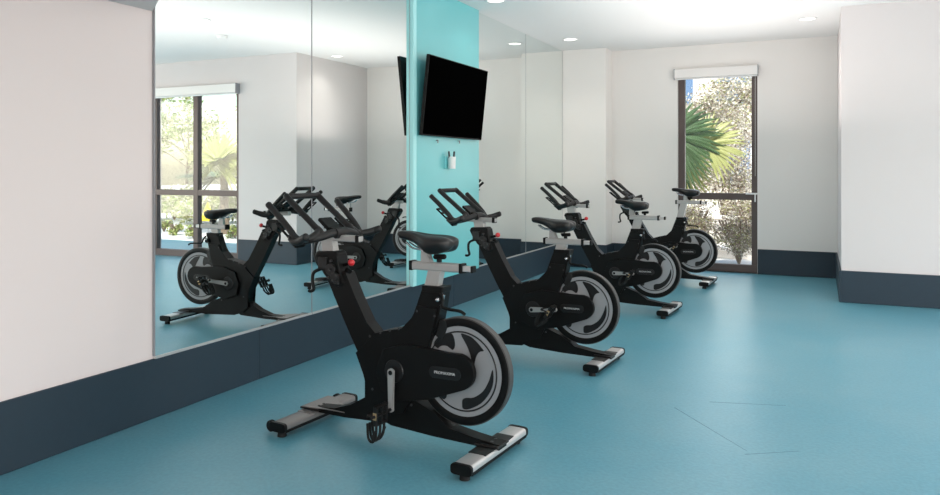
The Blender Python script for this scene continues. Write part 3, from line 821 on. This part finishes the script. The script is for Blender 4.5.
# garden walls
for (yy, zz, lab) in ((12.0, .05, 'low white garden wall nearest the far window'), (14.55, .38, 'white garden wall between the shrubs outside the far window')):
    bm = B(); box(bm, -4.5, .6, yy, yy+.22, -.06, zz); box(bm, -4.55, .65, yy-.03, yy+.25, zz, zz+.06, 0)
    tag(link('garden_wall', bm, 'stucco', bev=.01), lab, 'garden wall')

# building far behind
bt = tag(empty('apartment_building', (-6.5, 34, -.06)), 'pale building with blue-grey windows beyond the trees', 'building')
bm = B(); box(bm, -8, 7, 0, 8, 0, 8.5); box(bm, -8.1, 7.1, -.15, 8, 8.4, 8.8); box(bm, -8.05, 7.05, -.1, 0, 3.0, 3.2)
link('facade', bm, 'stucco', parent=bt)
for i in range(6):
    for j in range(2):
        x0 = -7.2+i*2.4; z0 = .9+j*3.3
        bm = B(); box(bm, x0-.08, x0+1.48, -.06, -.005, z0-.08, z0+1.88); w = link('window_frame', bm, 'white', parent=bt)
        bm = B(); box(bm, x0, x0+.68, -.08, -.06, z0, z0+1.8); box(bm, x0+.74, x0+1.4, -.08, -.06, z0, z0+1.8); link('window_pane', bm, 'bglass', parent=w)

# garden seen through the wide window
shrub(5.6, 13.6, 1.0, .95, 4500, .05, [2, 1, 2, 0], 'low yellow-green hedge bush behind the yellow sign')
shrub(7.6, 14.2, 1.1, 1.0, 4500, .05, [2, 1, 2, 0], 'low yellow-green hedge bush left of the yellow sign in the mirror')
shrub(9.6, 14.8, 1.1, 1.1, 4500, .05, [2, 1, 0], 'low yellow-green hedge bush farthest from the yellow sign')
shrub(3.9, 13.4, .8, .8, 3500, .05, [2, 1, 0], 'low green hedge bush beside the pale fan palm')
tree(8.0, 17.5, 4.3, 1.25, 2600, .085, [0, 2, 2, 3, 1], 'sparse small-leaved tree seen against the sky in the mirror', trunk_r=.07)
tree(11.2, 16.8, 3.6, 1.2, 2400, .085, [0, 2, 1, 1], 'sparse yellow-green tree at the left edge of the mirrored window', trunk_r=.06)
for k, (x, y) in enumerate(((4.2, 11.3), (5.0, 11.0), (5.9, 11.4), (6.8, 11.9))):
    shrub(x, y, .22, .28, 420, .035, [1, 2, 2], 'small green ground plant in the pale gravel outside the wide window', cat='plant', lobes=4, group='small plants in the gravel')

# yellow sign
sg_ = tag(empty('warning_sign', (4.52, 10.9, -.06)), 'yellow triangular warning sign with a black figure, outside the wide window', 'sign')
bm = B(); box(bm, -.012, .012, .006, .022, 0, .68); box(bm, -.11, .11, -.05, .07, 0, .02); link('post', bm, 'steel', parent=sg_)
bm = B(); prism(bm, [(-.21, .36), (.21, .36), (.0, .73)], -.006, .006); link('sign_plate', bm, 'yellow', parent=sg_, bev=.004)
bm = B(); ball(bm, (.0, -.008, .57), .026, seg=12, sc=(1, .15, 1)); prism(bm, [(-.03, .40), (-.008, .46), (-.045, .49), (-.02, .54), (.03, .535), (.05, .48), (.035, .475), (.018, .50), (.02, .46), (.055, .41), (.04, .40), (.0, .45), (-.012, .40)], -.010, -.0062)
link('pictogram', bm, 'pen', parent=sg_)
# blue-grey post outside near the window (seen just above the mirrored saddle)
bm = B(); box(bm, -.05, .05, -.05, .05, -.06, 1.2); box(bm, -.07, .07, -.07, .07, 1.2, 1.24)
tag(link('bollard_post', bm, 'steel', loc=(3.75, 11.9, 0)), 'grey metal post outside the wide window, right of the yellow sign in the mirror', 'post')

# ------------------------------------------------------------------ light
w = bpy.data.worlds.new('sky'); S.world = w; w.use_nodes = True
nt = w.node_tree; bg = nt.nodes['Background']
sk = nt.nodes.new('ShaderNodeTexSky'); sk.sky_type = 'NISHITA'; sk.sun_disc = False
sk.sun_elevation = math.radians(48); sk.sun_rotation = math.radians(120); sk.air_density = 1.2; sk.dust_density = 2.0; sk.ozone_density = 1.0
nt.links.new(sk.outputs[0], bg.inputs[0]); bg.inputs[1].default_value = .40

def sun(d, e, ang=1.5, col=(1, .95, .87)):
    l = bpy.data.lights.new('sun', 'SUN'); l.energy = e; l.angle = math.radians(ang); l.color = col
    o = bpy.data.objects.new('sun', l); COL.objects.link(o)
    o.rotation_euler = Vector(d).to_track_quat('-Z', 'Y').to_euler()
sun((.55, .45, -.8), 8)

def area(name, loc, d, sx, sy, e, col=(1, 1, 1)):
    l = bpy.data.lights.new(name, 'AREA'); l.shape = 'RECTANGLE'; l.size = sx; l.size_y = sy; l.energy = e; l.color = col
    o = bpy.data.objects.new(name, l); COL.objects.link(o); o.location = loc
    o.rotation_euler = Vector(d).to_track_quat('-Z', 'Y').to_euler()
    return o
# added fill from unseen right and back, and daylight at the two windows
UPW = (1, .905, .86)
WARM = (1, .925, .875)
area('fill_right_near', (XR+.1, -.8, 1.5), (-1, 0, 0), 2.8, 2.2, 85, WARM)  # three fill lamps added in the unseen right wall openings
area('fill_right_mid', (XR+.1, 2.4, 1.5), (-1, 0, 0), 2.8, 2.2, 60, WARM)
area('fill_right_far', (XR+.1, 5.6, 1.5), (-1, .35, 0), 2.8, 2.2, 110, WARM)
area('fill_back', (.8, YB+.05, 1.6), (0, 1, 0), 5.5, 2.2, 100, WARM)  # added fill in front of the solid back wall, no window here
area('window_far_daylight', ((WX0+WX1)/2, YF+.185, 1.35), (0, -1, -.25), .9, 2.3, 9, (.93, .97, 1))
area('bounce_fill_near', (1.5, 2.2, 1.7), (0, 0, 1), 3.4, 3.4, 26, UPW)  # three added lamps without fixtures, standing in for light bounced off the ceiling
area('bounce_fill_mid', (.4, 5.0, 1.7), (0, 0, 1), 3.2, 3.0, 42, UPW)
area('bounce_fill_far', (-.9, 7.5, 1.7), (0, 0, 1), 1.8, 3.2, 34, UPW)
for loc, sx in ((((WX0+WX1)/2, YF+.16, 1.3), .95), (((VX0+VX1)/2, YN+.16, 1.3), 1.7)):
    a = area('window_portal', loc, (0, -1, 0), sx, 2.5, 1); a.data.cycles.is_portal = True
for x, y in ((-2.78, 6.46), (-2.78, 8.77), (-.12, 8.66), (-.30, 5.95), (2.2, 5.9), (2.2, 3.2), (-.3, 3.2)):  # last three spots are added out of view, without fittings, for more light
    l = bpy.data.lights.new('downlight', 'SPOT'); l.energy = {(-2.78, 6.46): 12, (-2.78, 8.77): 34, (-.12, 8.66): 34, (-.30, 5.95): 80}.get((x, y), 22); l.spot_size = math.radians(130); l.spot_blend = 1; l.shadow_soft_size = .12; l.color = (1, .95, .88)
    o = bpy.data.objects.new('downlight', l); COL.objects.link(o); o.location = (x, y, HC-.02)

# ------------------------------------------------------------------ camera
cam = bpy.data.cameras.new('camera'); co = bpy.data.objects.new('camera', cam); COL.objects.link(co)
F = 741.0
cam.sensor_fit = 'HORIZONTAL'; cam.sensor_width = 36; cam.lens = 36*F/940
cam.shift_y = -(247.5-170)/940
cam.clip_start = .05; cam.clip_end = 300
co.location = (0, 0, 1.3)
co.rotation_euler = (PI/2, 0, math.atan2(.427, .904))
S.camera = co

S.view_settings.view_transform = 'Standard'; S.view_settings.look = 'None'; S.view_settings.gamma = 1; S.view_settings.use_curve_mapping = False
S.view_settings.exposure = -0.02
S.cycles.use_denoising = True
S.cycles.max_bounces = 10; S.cycles.diffuse_bounces = 5; S.cycles.glossy_bounces = 5; S.cycles.transparent_max_bounces = 12
S.cycles.sample_clamp_indirect = 6
S.cycles.caustics_reflective = True; S.cycles.caustics_refractive = False
